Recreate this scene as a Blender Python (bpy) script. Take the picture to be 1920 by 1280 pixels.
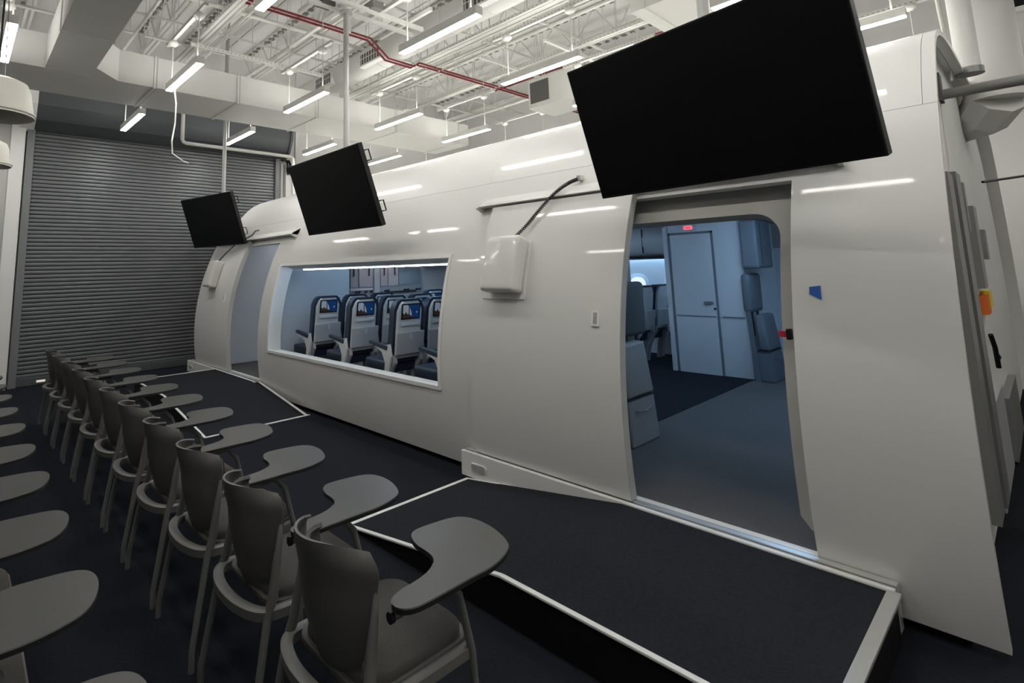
import bpy, bmesh, math, random
from mathutils import Vector, Matrix
R = math.radians
PI = math.pi
random.seed(7)
for o in list(bpy.data.objects):
    bpy.data.objects.remove(o)
scn = bpy.context.scene
COL = scn.collection

# ------------------------------------------------------------------ camera
CAM_H = 1.6
cd = bpy.data.cameras.new('camera')
cam = bpy.data.objects.new('camera', cd)
COL.objects.link(cam)
rx = Vector((0.6730, 0.7390, -0.0280))      # image right
ry = Vector((-0.1190, 0.0710, -0.9900))     # image down
rz = Vector((-0.7300, 0.6700, 0.1360))      # into the picture
rz.normalize()
rx = (rx - rz * rx.dot(rz)).normalized()
ry = rz.cross(rx).normalized()
cam.matrix_world = Matrix(((rx.x, -ry.x, -rz.x, 0), (rx.y, -ry.y, -rz.y, 0), (rx.z, -ry.z, -rz.z, CAM_H), (0, 0, 0, 1)))
cd.sensor_fit = 'HORIZONTAL'
cd.sensor_width = 36.0
cd.lens = 1014.6 / 1920 * 36.0
cd.shift_x = (960 - 845) / 1920
cd.shift_y = -(640 - 364) / 1920
cd.clip_start = 0.02
scn.camera = cam

# ------------------------------------------------------------------ world, exposure
w = bpy.data.worlds.new('world'); scn.world = w; w.use_nodes = True
w.node_tree.nodes['Background'].inputs[0].default_value = (0.55, 0.55, 0.52, 1)
w.node_tree.nodes['Background'].inputs[1].default_value = 0.02
scn.view_settings.view_transform = 'Standard'
scn.view_settings.look = 'None'
scn.view_settings.gamma = 1.0
scn.view_settings.use_curve_mapping = False
scn.view_settings.exposure = 0.0
LAMP = 45.0          # ceiling tubes
CABIN = 26.0         # cabin led strips

# ------------------------------------------------------------------ materials
M = {}
def mat(name, col, rough=0.5, metal=0.0, spec=0.5, coat=0.0, emis=None, estr=0.0, noise=0.0, nscale=40.0, bump=0.0, bscale=200.0, bdist=0.01):
    m = bpy.data.materials.new(name); m.use_nodes = True
    nt = m.node_tree; b = nt.nodes['Principled BSDF']
    b.inputs['Base Color'].default_value = (*col, 1)
    b.inputs['Roughness'].default_value = rough
    b.inputs['Metallic'].default_value = metal
    b.inputs['Specular IOR Level'].default_value = spec
    b.inputs['Coat Weight'].default_value = coat
    b.inputs['Coat Roughness'].default_value = 0.06
    if emis:
        b.inputs['Emission Color'].default_value = (*emis, 1)
        b.inputs['Emission Strength'].default_value = estr
    if noise or bump:
        tc = nt.nodes.new('ShaderNodeTexCoord')
    if noise:
        n = nt.nodes.new('ShaderNodeTexNoise'); n.inputs['Scale'].default_value = nscale; n.inputs['Detail'].default_value = 4
        r = nt.nodes.new('ShaderNodeMapRange')
        r.inputs['To Min'].default_value = 1 - noise; r.inputs['To Max'].default_value = 1 + noise
        mx = nt.nodes.new('ShaderNodeMix'); mx.data_type = 'RGBA'; mx.blend_type = 'MULTIPLY'; mx.inputs['Factor'].default_value = 1
        mx.inputs['A'].default_value = (*col, 1)
        nt.links.new(tc.outputs['Object'], n.inputs['Vector']); nt.links.new(n.outputs['Fac'], r.inputs['Value'])
        nt.links.new(r.outputs['Result'], mx.inputs['B']); nt.links.new(mx.outputs['Result'], b.inputs['Base Color'])
    if bump:
        n2 = nt.nodes.new('ShaderNodeTexNoise'); n2.inputs['Scale'].default_value = bscale; n2.inputs['Detail'].default_value = 3
        bp = nt.nodes.new('ShaderNodeBump'); bp.inputs['Strength'].default_value = bump; bp.inputs['Distance'].default_value = bdist
        nt.links.new(tc.outputs['Object'], n2.inputs['Vector']); nt.links.new(n2.outputs['Fac'], bp.inputs['Height'])
        nt.links.new(bp.outputs['Normal'], b.inputs['Normal'])
    M[name] = m
    return m
mat('carpet', (0.015, 0.0165, 0.023), 0.95, spec=0.1, noise=0.5, nscale=60, bump=0.6, bscale=450, bdist=0.004)
mat('ramp_carpet', (0.021, 0.0225, 0.028), 0.95, spec=0.1, noise=0.5, nscale=70, bump=0.6, bscale=450, bdist=0.004)
mat('cabin_carpet', (0.13, 0.124, 0.122), 0.95, spec=0.1, noise=0.35, nscale=90, bump=0.5, bscale=450, bdist=0.004)
mat('wall', (0.76, 0.76, 0.735), 0.7, spec=0.2, noise=0.03, nscale=3)
mat('ceil', (0.84, 0.835, 0.81), 0.75, spec=0.2, noise=0.04, nscale=2)
mat('steel_white', (0.74, 0.73, 0.69), 0.5, spec=0.3)
mat('duct', (0.72, 0.71, 0.68), 0.55, spec=0.3, noise=0.03, nscale=4)
mat('duct_seam', (0.4, 0.4, 0.39), 0.6)
mat('flute_dark', (0.2, 0.2, 0.19), 0.7)  # dark tone for the shaded deck flutes
mat('grille_dark', (0.1, 0.1, 0.095), 0.7)
mat('skin', (0.75, 0.743, 0.717), 0.42, spec=0.4, coat=0.4, noise=0.015, nscale=2, bump=0.012, bscale=1.4, bdist=0.03)
mat('skin_plain', (0.75, 0.743, 0.717), 0.3, spec=0.5, coat=0.3)
mat('white_trim', (0.82, 0.815, 0.79), 0.35, spec=0.5)
mat('alu', (0.72, 0.72, 0.7), 0.32, metal=0.7)
mat('shutter', (0.16, 0.167, 0.175), 0.38, metal=0.25, noise=0.05, nscale=6)
mat('shutter_hood', (0.1, 0.108, 0.115), 0.5, metal=0.3, noise=0.05, nscale=4)
mat('guide', (0.2, 0.21, 0.215), 0.5, metal=0.3)
mat('black', (0.006, 0.006, 0.007), 0.5, spec=0.3)
mat('tv_body', (0.008, 0.008, 0.009), 0.45, spec=0.3)
mat('tv_screen', (0.006, 0.0065, 0.007), 0.4, spec=0.12)
mat('pole', (0.5, 0.5, 0.48), 0.4, metal=0.2)
mat('lens', (1, 1, 1), 0.5, emis=(1.0, 0.985, 0.945), estr=LAMP)
mat('uplens', (1, 1, 1), 0.5, emis=(1.0, 0.985, 0.945), estr=LAMP * 0.6)
mat('fixture', (0.75, 0.74, 0.71), 0.45)
mat('red_pipe', (0.2, 0.012, 0.018), 0.4)
mat('chair_plastic', (0.105, 0.102, 0.094), 0.5, spec=0.4)
mat('chair_frame', (0.165, 0.162, 0.15), 0.42, spec=0.5)
mat('chair_fabric', (0.085, 0.08, 0.074), 0.95, spec=0.1, noise=0.3, nscale=220, bump=0.5, bscale=500, bdist=0.003)
mat('tablet', (0.044, 0.0435, 0.04), 0.42, spec=0.4, noise=0.05, nscale=30)
mat('tablet_edge', (0.01, 0.01, 0.01), 0.6)
mat('lining', (0.6, 0.63, 0.66), 0.5, noise=0.03, nscale=5)
mat('partition_white', (0.66, 0.66, 0.66), 0.6)
mat('frame_grey', (0.5, 0.49, 0.455), 0.6)
mat('seat_navy', (0.02, 0.03, 0.055), 0.5, noise=0.2, nscale=40)
mat('seat_shell', (0.62, 0.62, 0.61), 0.38)
mat('tray', (0.5, 0.5, 0.5), 0.45)
mat('seat_frame', (0.5, 0.49, 0.46), 0.45)
mat('disp_blue', (0.01, 0.03, 0.09), 0.2, emis=(0.01, 0.06, 0.22), estr=0.25)
mat('disp_sky', (0.3, 0.35, 0.4), 0.2, emis=(0.55, 0.62, 0.7), estr=0.18)
mat('disp_brown', (0.05, 0.03, 0.025), 0.2, emis=(0.1, 0.06, 0.05), estr=0.12)
mat('led', (1, 1, 1), 0.5, emis=(0.62, 0.8, 1.0), estr=CABIN * 1.5)
mat('led_blue', (1, 1, 1), 0.5, emis=(0.42, 0.68, 1.0), estr=CABIN)
mat('added_glow', (1, 1, 1), 0.5, emis=(0.92, 0.95, 1.0), estr=8)  # glow of the strips added at the far door and galley
mat('exit_red', (0.4, 0.01, 0.01), 0.4, emis=(1.0, 0.02, 0.04), estr=2.5)
mat('exit_glow', (0.6, 0.3, 0.3), 0.4, emis=(1.0, 0.25, 0.28), estr=0.7)
mat('galley_pink', (0.58, 0.52, 0.54), 0.4)
mat('galley_grey', (0.45, 0.45, 0.46), 0.4)
mat('galley_steel', (0.28, 0.31, 0.31), 0.35, metal=0.6)
mat('jump_grey', (0.27, 0.265, 0.255), 0.6)
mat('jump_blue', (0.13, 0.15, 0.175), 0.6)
mat('pad_dark', (0.075, 0.08, 0.083), 0.8, bump=0.3, bscale=300, bdist=0.003)
mat('line_dark', (0.03, 0.035, 0.045), 0.7)
mat('door_line', (0.16, 0.18, 0.2), 0.6)
mat('tape_blue', (0.015, 0.1, 0.42), 0.6)
mat('belt_red', (0.45, 0.02, 0.03), 0.6)
mat('orange', (0.75, 0.16, 0.02), 0.7)
mat('yellow', (0.75, 0.62, 0.05), 0.7)
mat('shade', (0.66, 0.64, 0.57), 0.5)
mat('win_pane', (0.9, 0.88, 0.8), 0.5, emis=(1.0, 0.93, 0.8), estr=0.45)
mat('channel', (0.27, 0.27, 0.26), 0.45, metal=0.4)
mat('cord_dark', (0.03, 0.02, 0.03), 0.4)

# ------------------------------------------------------------------ mesh helpers
class MB:
    def __init__(s):
        s.v = []; s.f = []; s.mi = []; s.cur = 0
    def add(s, vs, fs):
        b = len(s.v); s.v += [tuple(v) for v in vs]
        for f in fs:
            s.f.append([b + i for i in f]); s.mi.append(s.cur)
        return s
    def mat(s, i):
        s.cur = i; return s
    def box(s, x0, x1, y0, y1, z0, z1):
        return s.add([(x0, y0, z0), (x1, y0, z0), (x1, y1, z0), (x0, y1, z0), (x0, y0, z1), (x1, y0, z1), (x1, y1, z1), (x0, y1, z1)],
                     [(0, 3, 2, 1), (4, 5, 6, 7), (0, 1, 5, 4), (1, 2, 6, 5), (2, 3, 7, 6), (3, 0, 4, 7)])
    def hexa(s, bot, top):
        return s.add(list(bot) + list(top), [(0, 3, 2, 1), (4, 5, 6, 7), (0, 1, 5, 4), (1, 2, 6, 5), (2, 3, 7, 6), (3, 0, 4, 7)])
    def prism(s, pts, lo, hi, axis='z'):
        n = len(pts)
        def P(a, b, c):
            return {'z': (a, b, c), 'y': (a, c, b), 'x': (c, a, b)}[axis]
        vs = [P(a, b, lo) for a, b in pts] + [P(a, b, hi) for a, b in pts]
        fs = [tuple(range(n))[::-1], tuple(range(n, 2 * n))] + [(i, (i + 1) % n, n + (i + 1) % n, n + i) for i in range(n)]
        return s.add(vs, fs)
    def beam(s, p0, p1, wd, th, up=(0, 0, 1)):
        p0 = Vector(p0); p1 = Vector(p1); d = (p1 - p0).normalized(); u = Vector(up)
        sd = d.cross(u)
        if sd.length < 1e-4:
            sd = d.cross(Vector((1, 0, 0)))
        sd.normalize(); n = sd.cross(d).normalized()
        a = sd * wd / 2; b = n * th / 2
        return s.hexa([p0 - a - b, p0 + a - b, p0 + a + b, p0 - a + b], [p1 - a - b, p1 + a - b, p1 + a + b, p1 - a + b])
    def tube(s, pts, r, n=8, cap=True):
        pts = [Vector(p) for p in pts]; m = len(pts)
        rr = r if isinstance(r, (list, tuple)) else [r] * m
        prev = None; rings = []
        for i, p in enumerate(pts):
            d = (pts[min(i + 1, m - 1)] - pts[max(i - 1, 0)]).normalized()
            if prev is None:
                a = d.cross(Vector((0, 0, 1)))
                if a.length < 1e-3:
                    a = d.cross(Vector((1, 0, 0)))
            else:
                a = prev - d * prev.dot(d)
            a.normalize(); prev = a; b = d.cross(a)
            rings.append([p + (a * math.cos(2 * PI * k / n) + b * math.sin(2 * PI * k / n)) * rr[i] for k in range(n)])
        vs = [q for g in rings for q in g]; fs = []
        for i in range(m - 1):
            for k in range(n):
                fs.append((i * n + k, i * n + (k + 1) % n, (i + 1) * n + (k + 1) % n, (i + 1) * n + k))
        if cap:
            fs.append(tuple(range(n))[::-1]); fs.append(tuple((m - 1) * n + k for k in range(n)))
        return s.add(vs, fs)
    def lathe(s, prof, c, n=24):
        cx, cy, cz = c; vs = []; fs = []; m = len(prof)
        for r, z in prof:
            for k in range(n):
                vs.append((cx + r * math.cos(2 * PI * k / n), cy + r * math.sin(2 * PI * k / n), cz + z))
        for i in range(m - 1):
            for k in range(n):
                fs.append((i * n + k, i * n + (k + 1) % n, (i + 1) * n + (k + 1) % n, (i + 1) * n + k))
        return s.add(vs, fs)
    def grid(s, rows, skip=None):
        a = len(rows); b = len(rows[0]); vs = [p for r in rows for p in r]; fs = []
        for i in range(a - 1):
            for j in range(b - 1):
                if skip and skip(i, j):
                    continue
                fs.append((i * b + j, i * b + j + 1, (i + 1) * b + j + 1, (i + 1) * b + j))
        return s.add(vs, fs)
    def xf(s, mtx):
        s.v = [tuple(mtx @ Vector(p)) for p in s.v]; return s
    def mesh(s, name, mats, smooth=None, bevel=0.0, bseg=2, recalc=True):
        me = bpy.data.meshes.new(name); me.from_pydata(s.v, [], s.f)
        for i, p in enumerate(me.polygons):
            p.material_index = s.mi[i]
        bm = bmesh.new(); bm.from_mesh(me)
        if recalc:
            bmesh.ops.remove_doubles(bm, verts=bm.verts[:], dist=1e-5)
            bmesh.ops.recalc_face_normals(bm, faces=bm.faces[:])
        if bevel:
            bmesh.ops.bevel(bm, geom=bm.edges[:], offset=bevel, segments=bseg, affect='EDGES', profile=0.5, clamp_overlap=True)
        bm.to_mesh(me); bm.free()
        for mm in (mats if isinstance(mats, (list, tuple)) else [mats]):
            me.materials.append(M[mm])
        if smooth is not None:
            for p in me.polygons:
                p.use_smooth = True
            me.set_sharp_from_angle(angle=R(smooth))
        me.update()
        return me
    def obj(s, name, mats, parent=None, **k):
        return link(name, s.mesh(name, mats, **k), parent)
def link(name, me, parent=None):
    o = bpy.data.objects.new(name, me); COL.objects.link(o)
    if parent is not None:
        o.parent = parent
    return o
def tag(o, label=None, cat=None, group=None, kind=None):
    if label: o['label'] = label
    if cat: o['category'] = cat
    if group: o['group'] = group
    if kind: o['kind'] = kind
    return o
def thing(name, label, cat, loc=(0, 0, 0), group=None):
    o = bpy.data.objects.new(name, None); COL.objects.link(o); o.location = loc; o.empty_display_size = 0.1
    return tag(o, label, cat, group)
def copy_tree(o, parent=None):
    c = o.copy(); COL.objects.link(c); c.parent = parent
    for ch in list(o.children):
        copy_tree(ch, c)
    return c
def struct(o):
    o['kind'] = 'structure'; return o
def bx(*a):
    return MB().box(*a)

# ------------------------------------------------------------------ room shell
XW = -10.80; YB = 10.6; YL = -4.5; XR = 3.6; ZC = 6.05
struct(bx(XW - .3, XR, YL, YB, -.12, 0).obj('floor', 'carpet'))
struct(bx(XW - .3, XR, YL, YB, ZC, ZC + .1).obj('ceiling', 'ceil'))
struct(bx(XW - .3, XW, YL, YB, 0, ZC).obj('wall_far', 'wall'))
wb = struct(bx(XW, XR, YB, YB + .15, 0, ZC).obj('wall_back', 'wall'))
struct(bx(XW, XR, YL - .15, YL, 0, ZC).obj('wall_left', 'wall'))
struct(bx(XR, XR + .15, YL, YB, 0, ZC).obj('wall_right', 'wall'))
for i in range(8):
    y = -3.6 + 1.83 * i
    bx(XW, XR, y, y + .015, ZC - .012, ZC).obj('panel_joint', 'duct_seam', bpy.data.objects['ceiling'])
# dark clerestory window high in the back wall
win = struct(thing('window_1', None, None, (0, 0, 0)))
bx(.03, 3.0, YB - .06, YB - .01, 4.93, 5.75).obj('pane', 'black', win)
bx(-.02, 3.05, YB - .1, YB - .001, 4.86, 4.93).obj('sill', 'white_trim', win)
bx(-.02, 3.05, YB - .1, YB - .001, 5.75, 5.81).obj('frame', 'white_trim', win)
# jamb pillar left of the roller door and back corner trims
struct(bx(XW, XW + .16, .52, .70, 0, 4.1).obj('trim_1', 'white_trim', bevel=.01))
struct(bx(XW, XW + .06, .02, .06, 0, ZC).obj('trim_2', 'wall'))
struct(bx(XW, XW + .06, 5.32, 5.36, 0, ZC).obj('trim_3', 'wall'))

# ------------------------------------------------------------------ roller shutter
Y0, Y1 = 0.80, 4.86
sh = struct(thing('door_1', None, None, (XW, 0, 0)))
pit = 0.0627; N = 62
b = MB(); prof = []
for k in range(7):
    t = k / 6
    prof.append((0.02 + .0035 * math.sin(PI * t), pit * .02 + pit * .76 * t))
prof += [(0.0, pit * .80), (0.0, 0.0)]
b.prism(prof, Y0, Y1, 'y')
sm = b.mesh('slat', 'shutter', smooth=50)
for i in range(N):
    o = link('slat', sm, sh); o.location = (0.05, 0, .13 + pit * i)
bx(.045, .09, Y0, Y1, .005, .128).obj('bottom_bar', 'shutter_hood', sh, bevel=.006)
bx(.03, .052, Y0, Y1, .01, 4.05).obj('backing', 'line_dark', sh)
bx(.0, .14, .72, .82, 0, 4.0).obj('guide_rail', 'guide', sh, bevel=.006)
bx(.0, .14, 4.84, 4.94, 0, 4.0).obj('guide_rail', 'guide', sh, bevel=.006)
bx(.0, .1, 4.97, 5.02, 0, 3.9).obj('guide_track', 'steel_white', sh)
bx(.0, .12, 5.08, 5.13, 0, 3.9).obj('guide_track', 'steel_white', sh)
b = MB(); b.prism([(0, 4.0), (.12, 3.97), (.3, 4.12), (.42, 4.34), (.44, 4.56), (.40, 4.70), (0, 4.70)], .80, 5.06, 'y')
b.obj('hood', 'shutter_hood', sh, smooth=20)
for ya in (.62, 5.02):
    b = MB(); b.prism([(0, 3.98), (.1, 3.95), (.34, 4.1), (.46, 4.34), (.48, 4.58), (.44, 4.73), (0, 4.73)], ya, ya + .18 if ya < 1 else ya + .05, 'y')
    b.obj('end_bracket', 'white_trim' if ya < 1 else 'shutter_hood', sh)
b = MB()
for k in range(9):
    b.tube([(.12 + .02 * math.sin(k * 2.1), 5.06 + .012 * k, 3.98), (.2, 5.07 + .012 * k, 3.86 - .02 * (k % 4)), (.14, 5.09 + .01 * k, 3.72 - .03 * (k % 3)), (.1, 5.1, 3.9)], .009, 6)
b.obj('chain_bundle', 'black', sh)
b = MB()
for k in range(6):
    b.box(.1, .17, .66 + .012 * (k % 2), .74, 4.16 + .07 * k, 4.2 + .07 * k)
b.obj('motor_bracket', 'duct_seam', sh)
bx(.09, .10, 1.07, 1.18, .045, .075).obj('daylight_gap', 'win_pane', sh)

# ------------------------------------------------------------------ aircraft cabin mock-up
YC_, ZC_, RR = 6.167, 0.70, 3.079
XE, XF = -0.28, -9.62
def cy(z, off=0.0):
    return YC_ - math.sqrt((RR + off) ** 2 - (z - ZC_) ** 2)
def prof_point(z, off=0.0):           # point on the round side at height z, pushed out along the normal
    y = YC_ - math.sqrt(RR ** 2 - (z - ZC_) ** 2)
    n = Vector((y - YC_, z - ZC_)) / RR
    return (y + n.x * off, z + n.y * off)
TOP = [(3.865, 2.735), (3.96, 2.81), (4.07, 2.872), (4.25, 2.935), (4.5, 2.985), (4.9, 3.03), (5.5, 3.06), (6.167, 3.07)]
def zlist(a, b_, step=.09):
    n = max(1, int(math.ceil((b_ - a) / step))); return [a + (b_ - a) * i / n for i in range(n + 1)]
cab = thing('aircraft_cabin_mockup', 'glossy white half-round aircraft cabin mock-up with sliding doors and a long window', 'aircraft mock-up', (0, 0, 0))
SEAM = 2.357
WIN = (-6.955, -3.55, .592, 1.722)
DN = (-2.35, -.905, .2, 2.03)
DF = (-8.7, -7.28, .2, 2.03)
def skin(name, xs, pts, holes=(), thick=.035, mt='skin'):
    rows = [[(x, p[0], p[1]) for x in xs] for p in pts]
    def skip(i, j):
        zc = (pts[i][1] + pts[i + 1][1]) / 2; yc = (pts[i][0] + pts[i + 1][0]) / 2; xc = (xs[j] + xs[j + 1]) / 2
        return yc < 4.5 and any(h[0] < xc < h[1] and h[2] < zc < h[3] for h in holes)
    b = MB(); b.grid(rows, skip)
    o = b.obj(name, mt, cab, smooth=30)
    # make sure the normals look out of the cabin
    me = o.data
    s = sum(1 if (Vector((p.center.y - YC_, p.center.z - 1.0)).dot(Vector((p.normal.y, p.normal.z))) > 0) else -1 for p in me.polygons)
    if s < 0:
        me.flip_normals()
    md = o.modifiers.new('thickness', 'SOLIDIFY'); md.thickness = thick; md.offset = -1
    es = o.modifiers.new('crisp_edges', 'EDGE_SPLIT'); es.split_angle = R(30)
    return o
def subdiv(xs, step=.6):
    out = [xs[0]]
    for a, b_ in zip(xs, xs[1:]):
        n = max(1, int(abs(b_ - a) / step)); out += [a + (b_ - a) * i / n for i in range(1, n + 1)]
    return out
zs = [.045]
for a in (.2, .592, 1.722, 2.03, SEAM - .0013):
    zs += zlist(zs[-1], a)[1:]
skin('side_panel', subdiv([XF, DF[0], DF[1], WIN[0], WIN[1], DN[0], DN[1], XE]), [prof_point(z) for z in zs], (WIN, DN, DF))
up = [prof_point(z) for z in zlist(SEAM + .0013, 2.6, .06)] + TOP
skin('roof_panel', subdiv([XF, -3.3612]), up)
skin('roof_panel', subdiv([-3.3588, XE - .0585]), up)
skin('edge_strip', [XE - .0565, XE], up)
# back half, mirrored
bk = [(2 * YC_ - p[0], p[1]) for p in reversed([prof_point(z) for z in zlist(.045, 2.6, .15)] + TOP)]
skin('back_panel', subdiv([XF, XE], 2), bk)
# soft backing strips behind the panel joints
skin('joint_strip', [XF, XE], [prof_point(z, -.012) for z in (SEAM - .03, SEAM, SEAM + .03)], thick=.01, mt='duct_seam')
for xj in (-3.36, XE - .0575):
    skin('joint_strip', [xj - .025, xj + .025], [(p[0] + .008, p[1] - .008) for p in up], thick=.01, mt='duct_seam')
# end bulkhead, near end
b = MB(); half = [prof_point(z, -.03) for z in zlist(.045, 2.6, .15)] + [(p[0] + .015, p[1] - .03) for p in TOP]
outl = half + [(2 * YC_ - p[0], p[1]) for p in reversed(half[:-1])]
b.prism(outl, -.44, -.38, 'x').obj('end_bulkhead', 'wall', cab)
MB().prism(outl, XF + .02, XF + .05, 'x').obj('end_bulkhead', 'skin_plain', cab)
for (ya, yb, za, zb, th, mt) in ((4.15, 4.38, .18, 2.07, .05, 'channel'), (4.46, 4.72, .18, 2.10, .06, 'channel'), (4.39, 4.45, .2, 2.07, .02, 'line_dark'),
                                 (5.0, 5.1, 1.75, 2.08, .05, 'channel'), (5.5, 5.75, 1.35, 1.95, .05, 'channel'), (5.8, 5.86, 1.35, 1.95, .03, 'line_dark'), (6.4, 6.6, 1.55, 1.8, .04, 'channel'),
                                 (4.8, 5.9, .045, .62, .03, 'galley_grey'), (6.0, 7.2, .045, .5, .05, 'channel')):
    bx(-.38, -.38 + th, ya, yb, za, zb).obj('end_channel', mt, cab)
bx(-.38, -.335, 5.55, 5.8, 1.16, 1.30).obj('caution_label', 'orange', cab)
bx(-.38, -.33, 5.72, 5.95, 1.2, 1.32).obj('caution_label', 'yellow', cab)
MB().tube([(-.36, 5.75, 1.0), (-.35, 5.8, .9), (-.35, 5.85, .75)], .016, 8).obj('hook', 'black', cab)
MB().tube([(-.37, 6.1, .8), (-.37, 6.2, .78)], .025, 8).obj('hook', 'black', cab)
MB().tube([(-.3, 6.4, 2.2), (.2, 7.6, 2.35), (.8, 9.0, 2.25), (1.8, 10.5, 2.1)], .012, 6).obj('cable', 'black', cab)
# underside plinth
bx(XF + .2, XE - .25, 3.45, 8.85, 0, .17).obj('plinth', 'line_dark', cab)
# cabin floor
bx(XF + .08, -.46, 3.14, 9.1, .17, .2).obj('cabin_floor', 'cabin_carpet', cab)
bx(-8.8, -2.51, 4.75, 9.1, .2, .204).obj('aisle_shade', 'ramp_carpet', cab)  # darker sheet stands in for the shade beyond the partition

# window frame
def rect_frame(x0, x1, z0, z1, wdt, o_in, o_out, name, mt, parent):
    n = 14; xs_o = [x0 - wdt, x1 + wdt]
    b = MB()
    def P(x, z, off):
        p = prof_point(z, off); return (x, p[0], p[1])
    for (xa, xb) in ((x0 - wdt, x0), (x1, x1 + wdt)):
        zz = zlist(z0 - wdt, z1 + wdt, .09)
        rows = []
        for z in zz:
            rows.append([P(xa, z, o_in), P(xa, z, o_out), P(xb, z, o_out), P(xb, z, o_in), P(xa, z, o_in)])
        b.grid(rows)
    for (za, zb) in ((z0 - wdt, z0), (z1, z1 + wdt)):
        rows = []
        for x in (x0 - .001, x1 + .001):
            rows.append([P(x, za, o_in), P(x, za, o_out), P(x, zb, o_out), P(x, zb, o_in), P(x, za, o_in)])
        b.grid(rows)
    return b.obj(name, mt, parent, smooth=30)
wf = rect_frame(WIN[0] + .03, WIN[1] - .03, WIN[2] + .035, WIN[3] - .03, .033, -.02, .012, 'window_trim', 'white_trim', cab)
rect_frame(WIN[0] + .012, WIN[1] - .012, WIN[2] + .012, WIN[3] - .012, .02, -.17, -.01, 'window_reveal', 'white_trim', cab)
# led tubes along the window head
for k, (xa, xb) in enumerate(((-6.75, -5.95), (-5.93, -4.72), (-4.70, -3.58))):
    for (yy, zz) in ((3.36, 1.697), (3.48, 1.64)):
        t = MB().tube([(xa, yy, zz), (xb, yy, zz)], .006, 8).obj('led_tube', 'led', cab)
        MB().box(xa, xb, yy - .014, yy + .014, zz + .008, zz + .022).obj('tube_holder', 'white_trim', t)

# ------------------------------------------------------------------ cabin doors (near and far)
def curved_slab(x0, x1, z0, z1, o_in, o_out):
    b = MB(); rows = []
    for z in zlist(z0, z1, .08):
        a = prof_point(z, o_in); c = prof_point(z, o_out)
        rows.append([(x0, *a), (x0, *c), (x1, *c), (x1, *a), (x0, *a)])
    b.grid(rows)
    for z in (z0, z1):
        a = prof_point(z, o_in); c = prof_point(z, o_out)
        b.add([(x0, *a), (x0, *c), (x1, *c), (x1, *a)], [(0, 1, 2, 3)])
    return b
def door_set(xl, xr, jamb, cover, rail, hx, boxx, far=False):
    """sliding door leaf xl..xr, opening jamb on its right, cover and rail extents"""
    leaf = curved_slab(xl, xr, .215, 2.075, .022, .06).obj('sliding_door', 'skin', cab, smooth=30)
    # stiffening edge on the leading side
    curved_slab(xr - .012, xr + .004, .215, 2.075, .0, .058).obj('door_edge', 'frame_grey', leaf, smooth=30)
    # recessed pull: frame plus dark pocket
    zt, zb = 1.293, 1.197
    curved_slab(hx, hx + .055, zb, zt, .055, .07).obj('pull_handle', 'white_trim', leaf)
    curved_slab(hx + .015, hx + .042, zb + .015, zt - .012, .066, .072).obj('pull_pocket', 'duct_seam', leaf)
    # gear box with flange
    curved_slab(boxx - .07, boxx + .35, 1.345, 1.765, .058, .068).obj('box_flange', 'white_trim', leaf, bevel=.003)
    bb = curved_slab(boxx, boxx + .335, 1.385, 1.775, .066, .20)
    bb.obj('gear_box', 'skin_plain', leaf, bevel=.03, bseg=3, smooth=60)
    # track cover over the door
    c0, c1 = cover
    b = MB(); pA = prof_point(2.195, .0); pB = prof_point(2.187, .02); pC = prof_point(2.11, .078); pD = prof_point(2.085, .084); pE = prof_point(2.085, .07); pF = prof_point(2.11, .0)
    b.prism([pA, pB, pC, pD, pE, pF], c0, c1, 'x').obj('track_cover', 'skin_plain', cab, bevel=.004)
    for xe in (c0, c1 - .03):
        q = [prof_point(2.2, -.005), prof_point(2.19, .025), prof_point(2.115, .085), prof_point(2.072, .088), prof_point(2.072, .0)]
        MB().prism(q, xe, xe + .03, 'x').obj('cover_end', 'skin_plain', cab, bevel=.004)
    # bottom rail
    r0, r1 = rail
    rl = bx(r0, r1, 3.03, 3.062, .02, .2).obj('door_rail', 'white_trim', cab, bevel=.004)
    bx(r0 + .05, r1 - .02, 3.062, 3.078, .02, .188).obj('rail_groove', 'line_dark', rl)
    bx(r0, r1, 3.078, 3.122, .02, .202).obj('rail_sill', 'alu', rl, bevel=.003)
    # slot near the end of the rail
    o = []
    for k in range(16):
        a = 2 * PI * k / 16
        o.append((r0 + .19 + (.055 if math.cos(a) > 0 else -.055) + .03 * math.cos(a), .105 + .03 * math.sin(a)))
    MB().prism(o, 3.022, 3.032, 'y').obj('rail_slot', 'white_trim', rl, bevel=.003)
    o2 = [((x - (r0 + .19)) * .86 + r0 + .19, (z - .105) * .74 + .105) for x, z in o]
    MB().prism(o2, 3.0205, 3.024, 'y').obj('slot_pocket', 'duct_seam', rl)
    return leaf
near = door_set(-3.13, -1.835, -.905, (-3.32, -.66), (-3.265, -.605), -2.035, -2.96)
farl = door_set(-9.68, -8.26, -7.28, (-9.75, -6.83), (-9.98, -7.22), -8.53, -9.25, True)
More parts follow.
